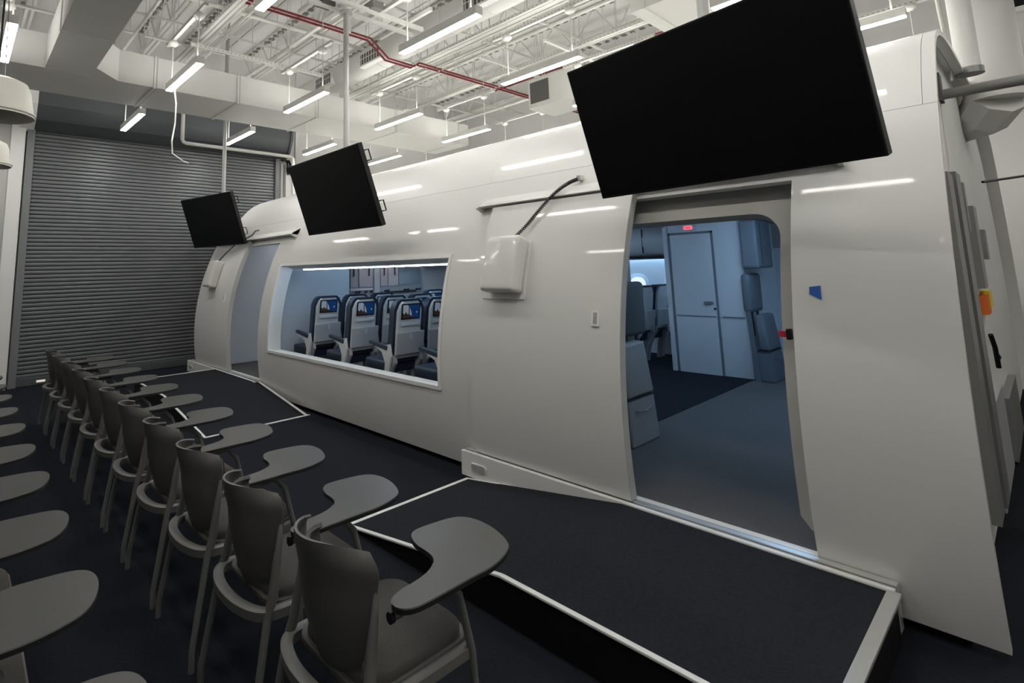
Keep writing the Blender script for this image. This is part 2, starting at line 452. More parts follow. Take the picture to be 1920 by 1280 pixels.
# inner door surround with rounded corners, near door
def surround(xa, xb, zt, xl, xr, zl, off, name, parent, mt='frame_grey'):
    # outer rect xl..xr, .2..zl minus rounded aperture xa..xb, .2..zt (corner r)
    r = .15; inn = []
    inn.append((xa, .2))
    inn.append((xa, zt - r))
    for k in range(9):
        a = PI - PI / 2 * k / 8; inn.append((xa + r + r * math.cos(a), zt - r + r * math.sin(a)))
    for k in range(9):
        a = PI / 2 - PI / 2 * k / 8; inn.append((xb - r + r * math.cos(a), zt - r + r * math.sin(a)))
    inn += [(xb, .9), (xb, .32), (xb + .04, .26)]
    b = MB(); vs = []; fs = []
    # strips: left, right, top columns by polar pairing
    dense = []
    for p, q in zip(inn, inn[1:]):
        n = max(1, int(math.hypot(q[0] - p[0], q[1] - p[1]) / .1)); dense += [(p[0] + (q[0] - p[0]) * i / n, p[1] + (q[1] - p[1]) * i / n) for i in range(n)]
    dense.append(inn[-1])
    cx = (xa + xb) / 2
    def outer(p):
        x, z = p
        if z >= zt - r and xa + r < x < xb - r: return (x, zl)
        if z >= zt - r:
            # corner fan
            ccx = xa + r if x <= xa + r else xb - r
            dx, dz = x - ccx, z - (zt - r); tx = (xl - ccx if dx < 0 else xr - ccx); tz = zl - (zt - r)
            s = min(abs(tx / dx) if abs(dx) > 1e-6 else 1e9, tz / dz if dz > 1e-6 else 1e9); return (ccx + dx * s, zt - r + dz * s)
        return (xl, z) if x < cx else (xr, z)
    rows = []
    for p in dense:
        q = outer(p)
        i3 = (p[0], *prof_point(p[1], off)); o3 = (q[0], *prof_point(q[1], off)); i4 = (p[0], *prof_point(p[1], off - .07))
        rows.append([o3, i3, i4])
    b.grid(rows)
    o = b.obj(name, mt, parent, smooth=30)
    return o
surround(-2.15, -.985, 1.905, -2.45, -.86, 2.2, -.10, 'door_surround', cab)
# small things fixed to the door surround and side panel
bb = MB(); p = prof_point(1.224, -.07)
tp = bx(-.975, -.938, p[0] - .06, p[0] - .035, 1.208, 1.238).obj('barrier_strap', 'belt_red', cab)
bx(-.94, -.918, p[0] - .07, p[0] - .03, 1.197, 1.25).obj('strap_buckle', 'black', tp, bevel=.004)
a0, a1, b0, b1 = (-.828, 1.455), (-.783, 1.462), (-.783, 1.395), (-.828, 1.428)
bt = MB(); vs = []
for off in (.001, .004):
    for x, z in ((-.826, 1.458), (-.778, 1.464), (-.776, 1.396), (-.826, 1.422)):
        q = prof_point(z, off); vs.append((x, q[0], q[1]))
bt.add(vs, [(0, 1, 2, 3), (4, 5, 6, 7), (0, 1, 5, 4), (1, 2, 6, 5), (2, 3, 7, 6), (3, 0, 4, 7)])
bt.obj('blue_tape', 'tape_blue', cab)
# coiled cord from the gear box to the roof anchor
def spline(P, n):
    P = [Vector(p) for p in P]; Q = [P[0] * 2 - P[1]] + P + [P[-1] * 2 - P[-2]]; out = []
    m = len(P) - 1
    for i in range(n + 1):
        t = i / n * m; k = min(int(t), m - 1); u = t - k; a, b_, c, d = Q[k:k + 4]
        out.append(.5 * ((2 * b_) + (c - a) * u + (2 * a - 5 * b_ + 4 * c - d) * u * u + (3 * b_ - a - 3 * c + d) * u ** 3))
    return out
def coil(P, name, r=.012, turns=60, parent=None, wire=.0042):
    n = turns * 8; C = spline(P, n); pts = []
    for i, c in enumerate(C):
        d = (C[min(i + 1, n)] - C[max(i - 1, 0)]).normalized(); a = d.cross(Vector((0, 0, 1))).normalized(); b_ = a.cross(d)
        ph = 2 * PI * turns * i / n
        pts.append(c + a * r * math.cos(ph) + b_ * r * math.sin(ph))
    return MB().tube(pts, wire, 5).obj(name, 'cord_dark', parent, smooth=60)
q = prof_point(2.235, .03)
cc = coil([(-2.80, 3.14, 1.77), (-2.677, 3.223, 1.90), (-2.58, 3.274, 2.017), (-2.467, 3.335, 2.144), (-2.385, 3.40, 2.215), (-2.335, q[0], q[1])], 'coiled_cord', parent=near)
bx(-2.345, -2.31, q[0] - .02, q[0] + .04, q[1] - .015, q[1] + .025).obj('cord_anchor', 'alu', cab, bevel=.003)
q = prof_point(2.24, .03)
coil([(-9.05, 3.13, 1.775), (-8.85, 3.2, 1.93), (-8.62, 3.3, 2.1)], 'coiled_cord', r=.008, turns=40, parent=farl)
MB().tube([(-8.35, 3.33, 2.15), (-8.2, 3.36, 2.19), (-8.1, 3.37, 2.25), (-8.04, 3.4, 2.26)], .012, 6).obj('cord_anchor', 'channel', cab)

# ------------------------------------------------------------------ cabin interior (fixed parts)
def partition(x0, x1, y1, mt, gap=-.04):
    pl = [prof_point(z, gap) for z in zlist(.2, 2.12, .12)] + [(y1, 2.12), (y1, .2)]
    return MB().prism(pl, x0, x1, 'x').obj('cabin_partition', mt, cab)
partition(-7.20, -7.16, 4.44, 'lining'); partition(-8.92, -8.88, 5.3, 'partition_white'); partition(-2.62, -2.58, 4.56, 'jump_grey', -.12)
bx(XF + .08, -.46, 3.75, 9.0, 2.12, 2.15).obj('cabin_ceiling', 'lining', cab)
bx(-.5, -.46, 3.7, 9.0, .2, 2.12).obj('cabin_partition', 'lining', cab)
# side wall lining on the far side, with windows
sw = [(8.22, .2), (8.42, .6), (8.5, .95), (8.5, 1.25), (8.44, 1.5), (8.34, 1.66), (8.2, 1.75)]
b = MB(); b.grid([[(x, p[0], p[1]) for x in (-9.2, -.5)] for p in sw]); o = b.obj('side_lining', 'lining', cab, smooth=40)
b = MB(); b.grid([[(x, p[0], p[1]) for x in (-9.2, -3.4)] for p in ((7.5, 2.12), (7.34, 2.06), (7.27, 1.95), (7.27, 1.85), (7.33, 1.75), (7.5, 1.69), (7.9, 1.67), (8.34, 1.72))])
o = b.obj('overhead_bin', 'lining', cab, smooth=40)
bx(-9.2, -3.4, 7.40, 8.0, 1.655, 1.675).obj('bin_underside', 'line_dark', cab)  # dark sheet along the underside of the bin
for k in range(6):
    bx(-3.9 - .9 * k, -3.895 - .9 * k, 7.262, 7.30, 1.74, 2.08).obj('bin_joint', 'line_dark', cab)
t = MB().tube([(-8.9, 8.22, 1.69), (-3.5, 8.22, 1.69)], .015, 6).obj('cove_led', 'led_blue', cab)
for k in range(6):
    xx = -4.03 - .63 * k
    wn = MB()
    pts = []
    for j in range(20):
        a = 2 * PI * j / 20
        pts.append((xx + .19 * math.copysign(abs(math.cos(a)) ** .8, math.cos(a)), 1.2 + .24 * math.copysign(abs(math.sin(a)) ** .8, math.sin(a))))
    wn.prism(pts, 8.455, 8.52, 'y'); f = wn.obj('cabin_window', 'lining', cab)
    MB().prism([((x - xx) * .78 + xx, (z - 1.2) * .72 + 1.2) for x, z in pts], 8.45, 8.47, 'y').obj('window_pane', 'win_pane', f)
# vestibule ceiling light panel and cabin aisle lights, plus added glow at far door and galley
bx(-2.0, -1.1, 5.0, 5.08, 2.085, 2.115).obj('vestibule_light', 'led_blue', cab)
bx(-2.3, -1.0, 6.35, 6.43, 2.085, 2.115).obj('vestibule_light', 'led_blue', cab)
bx(-6.9, -4.0, 5.15, 5.2, 2.09, 2.115).obj('aisle_light', 'led_blue', cab)
bx(-8.7, -7.4, 4.1, 4.16, 2.09, 2.115).obj('vestibule_light', 'added_glow', cab)  # added strip brightening the far vestibule, which only room light reaches
bx(-8.9, -8.86, 5.8, 8.0, 2.07, 2.11).obj('added_galley_glow', 'added_glow', cab)  # strip added to brighten the galley

# ------------------------------------------------------------------ lavatory
lav = thing('lavatory_module', 'pale blue-lit lavatory module with a bifold door and a red occupied sign', 'lavatory', (-2.97, 7.5, .2))
def L(x0, x1, y0, y1, z0, z1):
    return bx(x0 + 2.97, x1 + 2.97, y0 - 7.5, y1 - 7.5, z0 - .2, z1 - .2)
L(-3.46, -2.5, 7.08, 8.2, .2, 2.09).obj('body', 'lining', lav, bevel=.006)
L(-3.48, -3.42, 7.05, 7.1, .2, 2.07).obj('corner_post', 'lining', lav, bevel=.006)
d = L(-3.385, -2.86, 7.062, 7.085, .2, 1.955).obj('door', 'lining', lav, bevel=.004)
L(-3.41, -3.385, 7.068, 7.082, .2, 1.985).obj('door_frame', 'door_line', lav)
L(-2.86, -2.835, 7.068, 7.082, .2, 1.985).obj('door_frame', 'door_line', lav)
L(-3.41, -2.835, 7.068, 7.082, 1.955, 1.985).obj('door_frame', 'door_line', lav)
L(-3.37, -2.875, 7.055, 7.064, .905, .92).obj('kick_line', 'door_line', d)
L(-2.8, -2.54, 7.07, 7.081, .905, .92).obj('kick_line', 'door_line', lav)
L(-3.0, -2.89, 7.035, 7.064, 1.07, 1.1).obj('handle', 'door_line', d, bevel=.004)
MB().tube([(-2.875 + 2.97, 7.05 - 7.5, .81), (-2.875 + 2.97, 7.064 - 7.5, .81)], .016, 8).obj('lock', 'line_dark', d)
sg = L(-3.2, -3.05, 7.055, 7.082, 2.005, 2.075).obj('sign_plate', 'lining', lav, bevel=.004)
o = []
for k in range(20):
    a = 2 * PI * k / 20; o.append((-3.125 + 2.97 + (.032 if math.cos(a) > 0 else -.032) + .026 * math.cos(a), 2.04 - .2 + .026 * math.sin(a)))
MB().prism(o, 7.045 - 7.5, 7.056 - 7.5, 'y').obj('sign_lens', 'exit_glow', sg)
MB().prism([((x - (-.155)) * .78 - .155, (z - 1.84) * .62 + 1.84) for x, z in o], 7.04 - 7.5, 7.05 - 7.5, 'y').obj('sign_light', 'exit_red', sg)
L(-3.5, -2.48, 7.0, 7.12, 2.09, 2.118).obj('top_trim', 'lining', lav)
# cabinet on the lavatory end wall
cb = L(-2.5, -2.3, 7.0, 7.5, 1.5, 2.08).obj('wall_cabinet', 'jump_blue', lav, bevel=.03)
L(-2.302, -2.295, 7.12, 7.13, 1.55, 2.04).obj('cabinet_joint', 'line_dark', cb)

def jump_seat(loc, label, mt, py=0.0):
    t = thing('jump_seat', label, 'jump seat', loc)
    # local: x out of the wall, y width .43 centred, z from floor
    hw = .21
    base = MB().hexa([(-.16, -hw, .0), (.04, -hw, .0), (.04, hw, .0), (-.16, hw, .0)], [(-.16, -hw, .345), (.01, -hw, .345), (.01, hw, .345), (-.16, hw, .345)]).obj('base', mt, t, bevel=.015)
    MB().tube([(.03, -.12, .26), (.045, 0, .245), (.03, .12, .26)], .006, 6).obj('grip', mt, base)
    bx(-.12, .012, -hw - .005, hw + .005, .335, .348).obj('joint', 'line_dark', t)
    sp = MB().hexa([(-.1, -hw, .35), (.02, -hw, .35), (.02, hw, .35), (-.1, hw, .35)], [(-.13, -hw + .02, .76), (-.03, -hw + .02, .76), (-.03, hw - .02, .76), (-.13, hw - .02, .76)]).obj('folded_seat', mt, t, bevel=.03, bseg=3, smooth=60)
    MB().hexa([(-.16, -hw - .02, .0), (-.1, -hw - .02, .0), (-.1, -hw, .0), (-.16, -hw, .0)], [(-.2, -hw - .02, .8), (-.15, -hw - .02, .8), (-.15, -hw, .8), (-.2, -hw, .8)]).obj('side_plate', mt, t)
    bx(-.24, -.14, -.19 + py, .22 + py, .78, 1.24).obj('backrest_pad', 'pad_dark' if mt == 'jump_grey' else mt, t, bevel=.04, bseg=3, smooth=60)
    for yy in (-.1, .08):
        bx(-.18, -.165, yy - .02 + py, yy + .02 + py, .5, .82).obj('harness_strap', 'line_dark', t)
    return t
jump_seat((-2.33, 4.13, .2), 'folded grey crew jump seat with dark pad just inside the open door', 'jump_grey', .24)
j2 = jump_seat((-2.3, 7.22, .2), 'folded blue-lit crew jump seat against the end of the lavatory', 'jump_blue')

# ------------------------------------------------------------------ galley
gal = thing('galley_unit', 'galley with pink-tinted lockers and steel splashback beyond the seat rows', 'galley', (-9.3, 6.8, .2))
bx(-.2, .0, -1.05, 1.45, 0, 1.9).obj('body', 'galley_grey', gal)
bx(0, .35, -1.0, 1.0, 0, .9).obj('counter', 'galley_grey', gal, bevel=.01)
for i, (ya, yb, mt) in enumerate(((-1.02, -.86, 'galley_grey'), (-.82, -.5, 'galley_pink'), (-.3, -.13, 'galley_pink'), (-.11, .14, 'galley_pink'))):
    d = bx(0.0, .03, ya, yb, 1.08, 1.88).obj('locker_door', mt, gal, bevel=.006)
    bx(.03, .05, yb - .1, yb - .08, 1.3, 1.5).obj('locker_handle', 'line_dark', d)
bx(.0, .05, -.47, -.34, .9, 1.9).obj('upright', 'lining', gal, bevel=.006)
bx(.0, .02, .17, .75, 1.1, 1.45).obj('splashback', 'galley_steel', gal)
bx(.0, .03, -1.02, -.5, 1.02, 1.06).obj('shelf', 'white_trim', gal)
bx(.0, .05, -.3, .6, .93, .97).obj('rail', 'line_dark', gal)
MB().tube([(.04, .25, 1.62), (.05, .25, 1.5), (.05, .32, 1.46), (.05, .38, 1.5), (.04, .38, 1.62)], .012, 6).obj('faucet', 'line_dark', gal)
for yy in (-.9, -.84, -.68, -.55, -.2, -.13, .3, .38, .62, .7):
    MB().tube([(.03, yy, .98), (.08, yy, .99)], .022, 8).obj('latch_knob', 'line_dark', gal)
MB().hexa([(0, .95, .0), (.9, 1.45, .0), (.9, 1.5, .0), (0, 1.0, .0)], [(0, .75, 1.9), (.9, 1.25, 1.9), (.9, 1.3, 1.9), (0, .8, 1.9)]).obj('side_wall', 'lining', gal)
bx(1.0, 1.1, 1.3, 1.42, 0, 1.92).obj('column', 'lining', gal)

# ------------------------------------------------------------------ passenger seats
def make_seat():
    t = thing('passenger_seat', '', 'airline seat')
    hw = .192
    def recl(z): return (z - .45) * .13        # lean of the back towards +x
    # backrest cushion
    b = MB(); rows = []
    for z in (.42, .55, .7, .85, .98, 1.05, 1.085):
        k = .0 if z < 1.0 else (.03 if z < 1.07 else .075); c = recl(z)
        rows.append([(c - .10, -hw + k, z), (c - .115, 0, z), (c - .10, hw - k, z), (c + .0, hw + .012 - k, z), (c + .0, -hw - .012 + k, z), (c - .10, -hw + k, z)])
    b.grid(rows); n = len(rows) - 1
    b.add([rows[n][0], rows[n][1], rows[n][2], rows[n][3], rows[n][4]], [(0, 1, 2, 3, 4)])
    b.obj('backrest', 'seat_navy', t, smooth=45)
    # rear shell
    b = MB(); rows = []
    for z in (.62, .74, .86, .96, 1.03, 1.06):
        k = .02 if z < 1.0 else (.05 if z < 1.05 else .08); c = recl(z) + .001
        rows.append([(c, -hw + k, z), (c + .02, -hw + k + .02, z), (c + .022, hw - k - .02, z), (c, hw - k, z)])
    b.grid(rows)
    b.obj('back_shell', 'seat_shell', t, smooth=35)
    # recess ledge under the screen
    bb = MB(); c = recl(.83) + .024
    bb.box(c - .01, c + .012, -.125, .125, .80, .835); bb.obj('ledge', 'seat_shell', t, bevel=.004)
    # screen
    def quad(y0, y1, z0, z1, off, pts=None):
        P = [(y0, z0), (y1, z0), (y1, z1), (y0, z1)] if pts is None else pts
        return [(recl(z) + .024 + off, y, z) for y, z in P]
    b = MB(); q0 = quad(-.125, .125, .87, 1.035, -.002); q1 = quad(-.125, .125, .87, 1.035, .008)
    b.hexa(q0, q1); sc = b.obj('screen', 'black', t)
    b = MB()
    b.add(quad(-.112, .112, .883, 1.022, .009), [(0, 1, 2, 3)])
    b.mat(1); b.add(quad(0, 0, 0, 0, .0095, [(-.112, .905), (.015, .885), (.005, .94), (-.02, .99), (-.05, 1.022), (-.112, 1.022)]), [(0, 1, 2, 3, 4, 5)])
    b.mat(2); b.add(quad(0, 0, 0, 0, .010, [(-.112, .883), (.035, .883), (.0, .91), (-.05, .925), (-.07, .95), (-.09, .925), (-.112, .94)]), [(0, 1, 2, 3, 4, 5, 6)])
    b.add(quad(0, 0, 0, 0, .0102, [(-.035, .91), (-.02, .91), (-.024, 1.0), (-.036, 1.0)]), [(0, 1, 2, 3)])
    b.mat(1); b.add(quad(0, 0, 0, 0, .0105, [(.07, .93), (.085, .93), (.085, .95), (.07, .95)]), [(0, 1, 2, 3)])
    b.obj('display', ['disp_blue', 'disp_sky', 'disp_brown'], sc, recalc=False)
    # tray table
    b = MB(); tb = quad(-.19, .19, .50, .735, -.0); tt = quad(-.19, .19, .50, .735, .032)
    b.hexa(tb, tt); tr = b.obj('tray_table', 'tray', t, bevel=.008)
    o = []
    for k in range(12):
        a = 2 * PI * k / 12; o.append((.022 * math.cos(a), .685 + .033 * math.sin(a)))
    b = MB(); vs = [(recl(z) + .055, y, z) for y, z in o] + [(recl(z) + .064, y, z) for y, z in o]
    b.add(vs, [tuple(range(12)), tuple(range(12, 24))] + [(i, (i + 1) % 12, 12 + (i + 1) % 12, 12 + i) for i in range(12)])
    b.obj('tray_latch', 'seat_shell', tr)
    # seat cushion
    MB().hexa([(-.52, -hw, .33), (-.06, -hw, .30), (-.06, hw, .30), (-.52, hw, .33)], [(-.53, -hw, .44), (-.04, -hw, .42), (-.04, hw, .42), (-.53, hw, .44)]).obj('seat_cushion', 'seat_navy', t, bevel=.03, bseg=3, smooth=60)
    # frame: curved leg plates on both sides under the seat
    for s in (-1, 1):
        y = s * .175
        MB().prism([(.04, .50), (-.06, .50), (-.08, .44), (-.14, .2), (-.17, 0), (-.11, 0), (-.07, .2), (.0, .36), (.05, .42)], y - .02, y + .02, 'y').obj('leg', 'seat_frame', t, bevel=.005)
    bx(-.03, .03, -.19, .19, .46, .5).obj('cross_beam', 'seat_frame', t, bevel=.008)
    # armrest on the window side
    s = -1; y = -.218
    ar = MB().prism([(-.04, .55), (-.36, .60), (-.38, .625), (-.36, .64), (-.02, .60)], y - .022, y + .022, 'y').obj('armrest', 'seat_navy', t, bevel=.008)
    MB().prism([(-.0, .62), (-.06, .60), (-.28, .585), (-.14, .53), (-.08, .42), (-.1, .26), (-.03, .24), (.03, .5)], y - .014, y + .014, 'y').obj('armrest_support', 'seat_shell', ar, bevel=.004)
    return t
seat0 = make_seat()
ROWX = [-6.6, -5.72, -4.84, -3.96]
first = True
def place_seat(x, y, label, group):
    global first
    if first:
        o = seat0; first = False
    else:
        o = copy_tree(seat0)
    o.location = (x, y, .2); o['label'] = label; o['group'] = group
    return o
rownames = ['front row nearest the pale partition', 'second row from the pale partition', 'third row from the pale partition', 'last row beside the window edge']
for i, x in enumerate(ROWX):
    for y, pos in ((3.72, 'by the long window'), (4.17, 'in the middle'), (4.62, 'on the aisle')):
        place_seat(x, y, 'navy airline seat %s, %s' % (pos, rownames[i]), 'airline seats behind the long window, row %d' % (i + 1))
for i, x in enumerate(ROWX[:3]):
    for y in (5.6, 6.05, 6.5):
        place_seat(x, y, 'navy airline seat in the centre block across the aisle', 'airline seats of the centre block')
for y in (7.28, 7.73, 8.18):
    o = place_seat(-3.96, y, 'navy airline seat beside the lavatory under the overhead bin', 'airline seats beside the lavatory')
    for c in list(o.children):
        if c.name.startswith(('screen', 'ledge')):
            for g in list(c.children): bpy.data.objects.remove(g)
            bpy.data.objects.remove(c)

# ------------------------------------------------------------------ ramps
def ramp(name, label, top0, top1, foot, z, ya, yb, right_open=True):
    """landing top0..top1 at height z; slope from one landing end down to foot"""
    t = thing(name, label, 'ramp', ((top0 + top1) / 2, (ya + yb) / 2, 0))
    ox, oy = (top0 + top1) / 2, (ya + yb) / 2
    if foot < top0:
        pr = [(foot, .0), (top0, z), (top1, z), (top1, 0)]
        hinge, flat = top0, top1
    else:
        pr = [(top0, 0), (top0, z), (top1, z), (foot, .0)]
        hinge, flat = top1, top0
    MB().prism([(x - ox, q) for x, q in pr], ya - oy, yb - oy, 'y').obj('body', 'black', t)
    # carpet on top
    th = .006
    xs = [foot, hinge, flat]; zz = [.002, z, z]
    b = MB()
    rows = [[(x - ox, ya - oy + .01, q + th), (x - ox, yb - oy - .01, q + th)] for x, q in zip(xs, zz)]
    rows2 = [[(x - ox, ya - oy + .01, q - .002), (x - ox, yb - oy - .01, q - .002)] for x, q in zip(xs, zz)]
    b.grid(rows); b.obj('carpet_top', 'ramp_carpet', t)
    e = .004
    def tr(p0, p1, wd=.026, thk=.012, mt='white_trim'):
        MB().beam((p0[0] - ox, p0[1] - oy, p0[2] + e), (p1[0] - ox, p1[1] - oy, p1[2] + e), wd, thk).obj('edge_trim', mt, t, bevel=.003)
    tr((foot, ya, .004), (hinge, ya, z)); tr((hinge, ya, z), (flat, ya, z))
    tr((foot, ya, .004), (foot, yb, .004), .03, .01)
    return t, tr
t, tr = ramp('access_ramp', 'dark carpeted access ramp with white edging below the large open door', -1.87, -.605, -3.19, .19, 1.965, 3.028)
tr((-.605, 1.965, .19), (-.605, 3.028, .19), .05, .016, 'alu')
tr((-3.19, 3.02, .004), (-2.75, 3.02, .06), .02, .01)
b = bx(-.612 + 1.2375, -.6 + 1.2375, -.53, .53, 0, .17).obj('end_skirt', 'black', t)
t, tr = ramp('access_ramp', 'dark carpeted access ramp with white edging below the farther door', -8.69, -7.29, -5.84, .19, 1.965, 3.1)
tr((-8.69, 1.965, .19), (-8.69, 3.1, .19), .03, .012)
tr((-7.29, 3.1, .19), (-5.84, 3.06, .004), .03, .012)

# ------------------------------------------------------------------ ceiling-hung displays
def tv(loc, yaw, tilt, label, ztop, W=1.43, H=.80, handles=True):
    t = thing('wall_display', label, 'television', loc, None)
    t.name = 'hanging_display'
    Mx = Matrix.Rotation(yaw, 4, 'Z') @ Matrix.Rotation(tilt, 4, 'X')
    bx(-W / 2, W / 2, 0, .055, -H / 2, H / 2).xf(Mx).obj('display_body', 'tv_body', t, bevel=.006)
    bx(-W / 2 + .012, W / 2 - .012, -.003, .004, -H / 2 + .016, H / 2 - .012).xf(Mx).obj('screen', 'tv_screen', t)
    bx(-W / 2 + .2, W / 2 - .2, .055, .10, -H / 2 + .1, H / 2 - .1).xf(Mx).obj('rear_housing', 'tv_body', t, bevel=.01)
    if handles:
        for zz in (.27, -.22):
            MB().tube([(W / 2 - .02, .06, zz - .05), (W / 2 + .035, .075, zz - .05), (W / 2 + .035, .075, zz + .05), (W / 2 - .02, .06, zz + .05)], .007, 6).xf(Mx).obj('handle', 'black', t)
    c = Mx @ Vector((0, .13, .05)); py = c.y + .08; px = c.x
    bx(-.2, .2, .09, .13, -.15, .2).xf(Mx).obj('mount_plate', 'black', t)
    MB().tube([c, (px, py, c.z + .05)], .03, 8).obj('mount_arm', 'black', t)
    MB().tube([(px, py, c.z - .05), (px, py, ztop - loc[2])], .030, 14).obj('pole', 'pole', t, smooth=60)
    MB().tube([(px, py, ztop - loc[2] - .03), (px, py, ztop - loc[2])], .07, 16).obj('ceiling_flange', 'pole', t)
    return t, (loc[0] + px, loc[1] + py)
tv((-1.105, 2.69, 2.374), -.131, .323, 'large black display hanging over the open door on a grey pole', ZC, handles=False)
_, pm = tv((-4.857, 2.794, 2.387), -.008, .334, 'black display hanging in front of the long cabin window', 4.42)
tv((-8.87, 2.97, 2.445), .185, .329, 'black display hanging before the grey roller shutter', ZC, W=1.475, H=.825)

# ------------------------------------------------------------------ tablet-arm chairs
def make_chair():
    t = thing('tablet_chair', '', 'chair')
    # seat shell and cushion
    def rr(hw, y0, y1, r, n=5):
        o = []
        for cx, cy_, a0 in ((hw - r, y1 - r, 0), (-hw + r, y1 - r, 90), (-hw + r, y0 + r, 180), (hw - r, y0 + r, 270)):
            for k in range(n):
                a = R(a0 + 90 * k / (n - 1)); o.append((cx + r * math.cos(a), cy_ + r * math.sin(a)))
        return o
    MB().prism(rr(.215, -.17, .24, .07), .425, .445, 'z').obj('seat_shell', 'chair_plastic', t, bevel=.004)
    b = MB(); o = rr(.205, -.155, .23, .08, 7); n = len(o)
    lay = [(1.0, .445), (1.0, .462), (.95, .474), (.75, .48)]
    vs = [((x) * s, (y - .035) * s + .035, z) for s, z in lay for x, y in o]
    b.add(vs, [(i * n + k, i * n + (k + 1) % n, (i + 1) * n + (k + 1) % n, (i + 1) * n + k) for i in range(3) for k in range(n)] + [tuple(range(3 * n, 4 * n))])
    b.obj('seat_cushion', 'chair_fabric', t, smooth=60)
    # back shell, curved sheet with thickness, and its pad
    def sheet(off, z0, z1, sc, thick):
        rows_a = []; rows_b = []
        for i in range(13):
            v = i / 12; z = z0 + (z1 - z0) * v
            vv = (z - .44) / (.825 - .44)
            hw = (.135 + .09 * math.sin(max(0, min(1, vv)) * PI * .5)) * sc
            if v > .78: hw *= math.sqrt(max(.0, 1 - ((v - .78) / .22) ** 2.5 * .38))
            if v < .2: hw *= math.sqrt(max(.0, 1 - ((.2 - v) / .2) ** 2 * .45))
            ra = []; rb = []
            for j in range(13):
                u = -1 + 2 * j / 12
                x = u * hw
                y = -.165 - .06 * vv - .045 * math.sin(PI * min(1, vv)) * .5 + (.035 + .095 * vv) * abs(u) ** 2.2 - .03 * max(0, vv - .7) / .3
                zz = z - .03 * abs(u) ** 4 * max(0, (vv - .55) / .45) ** 2
                ra.append((x, y + off, zz)); rb.append((x, y + off + thick, zz))
            rows_a.append(ra); rows_b.append(rb)
        A = [[Vector(p) for p in r] for r in rows_a]; rows_b = []
        for i in range(13):
            rb = []
            for j in range(13):
                du = A[i][min(j + 1, 12)] - A[i][max(j - 1, 0)]; dv = A[min(i + 1, 12)][j] - A[max(i - 1, 0)][j]
                nn = du.cross(dv).normalized()
                if nn.y > 0: nn = -nn
                rb.append(tuple(A[i][j] - nn * thick))
            rows_b.append(rb)
        b = MB(); b.grid(rows_a); b.grid([list(reversed(r)) for r in rows_b])
        # rim
        rim_a = [r[0] for r in rows_a] + rows_a[-1][1:] + [r[-1] for r in reversed(rows_a[:-1])] + list(reversed(rows_a[0][1:-1]))
        rim_b = [r[0] for r in rows_b] + rows_b[-1][1:] + [r[-1] for r in reversed(rows_b[:-1])] + list(reversed(rows_b[0][1:-1]))
        b.grid([rim_a + rim_a[:1], rim_b + rim_b[:1]])
        return b
    sheet(-.006, .44, .825, 1.0, .008).obj('back_shell', 'chair_plastic', t, smooth=55)
    sheet(.018, .47, .79, .84, .014).obj('back_pad', 'chair_fabric', t, smooth=55)
    # legs
    for s in (-1, 1):
        MB().tube([(s * .25, -.245, .0), (s * .25, -.245, .07), (s * .246, -.24, .1), (s * .226, -.185, .42), (s * .22, -.165, .47), (s * .213, -.15, .57), (s * .213, -.141, .64), (s * .206, -.132, .70)], [.0125, .0125, .0125, .0145, .018, .016, .012, .006], 10).obj('leg', 'chair_frame', t, smooth=60)
        if s < 0:
            MB().tube([(s * .245, .25, .0), (s * .232, .225, .42), (s * .225, .2, .435)], .0125, 10).obj('leg', 'chair_frame', t, smooth=60)
        else:
            MB().tube([(s * .25, .235, .0), (s * .244, .2, .42), (s * .245, .15, .6), (s * .255, .1, .655), (s * .27, .0, .66)], .0125, 10).obj('leg', 'chair_frame', t, smooth=60)
    # seat rail: curved bar round the back and along the sides
    pts = [(.228, .2, .42), (.226, 0, .42), (.224, -.15, .424), (.19, -.205, .425), (.1, -.235, .425), (0, -.243, .425), (-.1, -.235, .425), (-.19, -.205, .425), (-.224, -.15, .424), (-.226, 0, .42), (-.228, .2, .42)]
    C = spline(pts, 48); rows = []
    for i_, c in enumerate(C):
        d = (C[min(i_ + 1, 48)] - C[max(i_ - 1, 0)]).normalized(); sd = d.cross(Vector((0, 0, 1))).normalized() * .017; u_ = Vector((0, 0, .018))
        rows.append([c - sd - u_, c + sd - u_, c + sd * 1.1 + u_ * .7, c + sd * .6 + u_, c - sd * .6 + u_, c - sd * 1.1 + u_ * .7, c - sd - u_])
    b = MB(); b.grid(rows); b.add(rows[0][:6], [(0, 1, 2, 3, 4, 5)]); b.add(rows[-1][:6], [(0, 1, 2, 3, 4, 5)])
    b.obj('seat_rail', 'chair_frame', t, smooth=35)
    # tablet arm
    out = [(-1.334, .952), (-1.3529, 1.0093), (-1.3551, 1.0743), (-1.3739, 1.142), (-1.4167, 1.1848), (-1.4648, 1.195), (-1.5254, 1.196), (-1.5841, 1.2203), (-1.6086, 1.2538), (-1.6028, 1.319), (-1.5857, 1.4147), (-1.5474, 1.4558), (-1.4704, 1.467), (-1.3692, 1.4473), (-1.301, 1.4142), (-1.2715, 1.3671), (-1.2483, 1.2802), (-1.2532, 1.2027), (-1.2526, 1.0955), (-1.2549, 1.0065), (-1.2644, .9678), (-1.2934, .9448)]
    P = [(x + 1.6, y - 1.08) for x, y in out]
    # smooth the outline once (Chaikin)
    for _ in range(2):
        Q = []
        for a, c in zip(P, P[1:] + P[:1]):
            Q.append((a[0] * .75 + c[0] * .25, a[1] * .75 + c[1] * .25)); Q.append((a[0] * .25 + c[0] * .75, a[1] * .25 + c[1] * .75))
        P = Q
    n = len(P); b = MB()
    vs = [(x, y, .684) for x, y in P] + [(x, y, .697) for x, y in P]
    cx = sum(p[0] for p in P) / n; cyy = sum(p[1] for p in P) / n
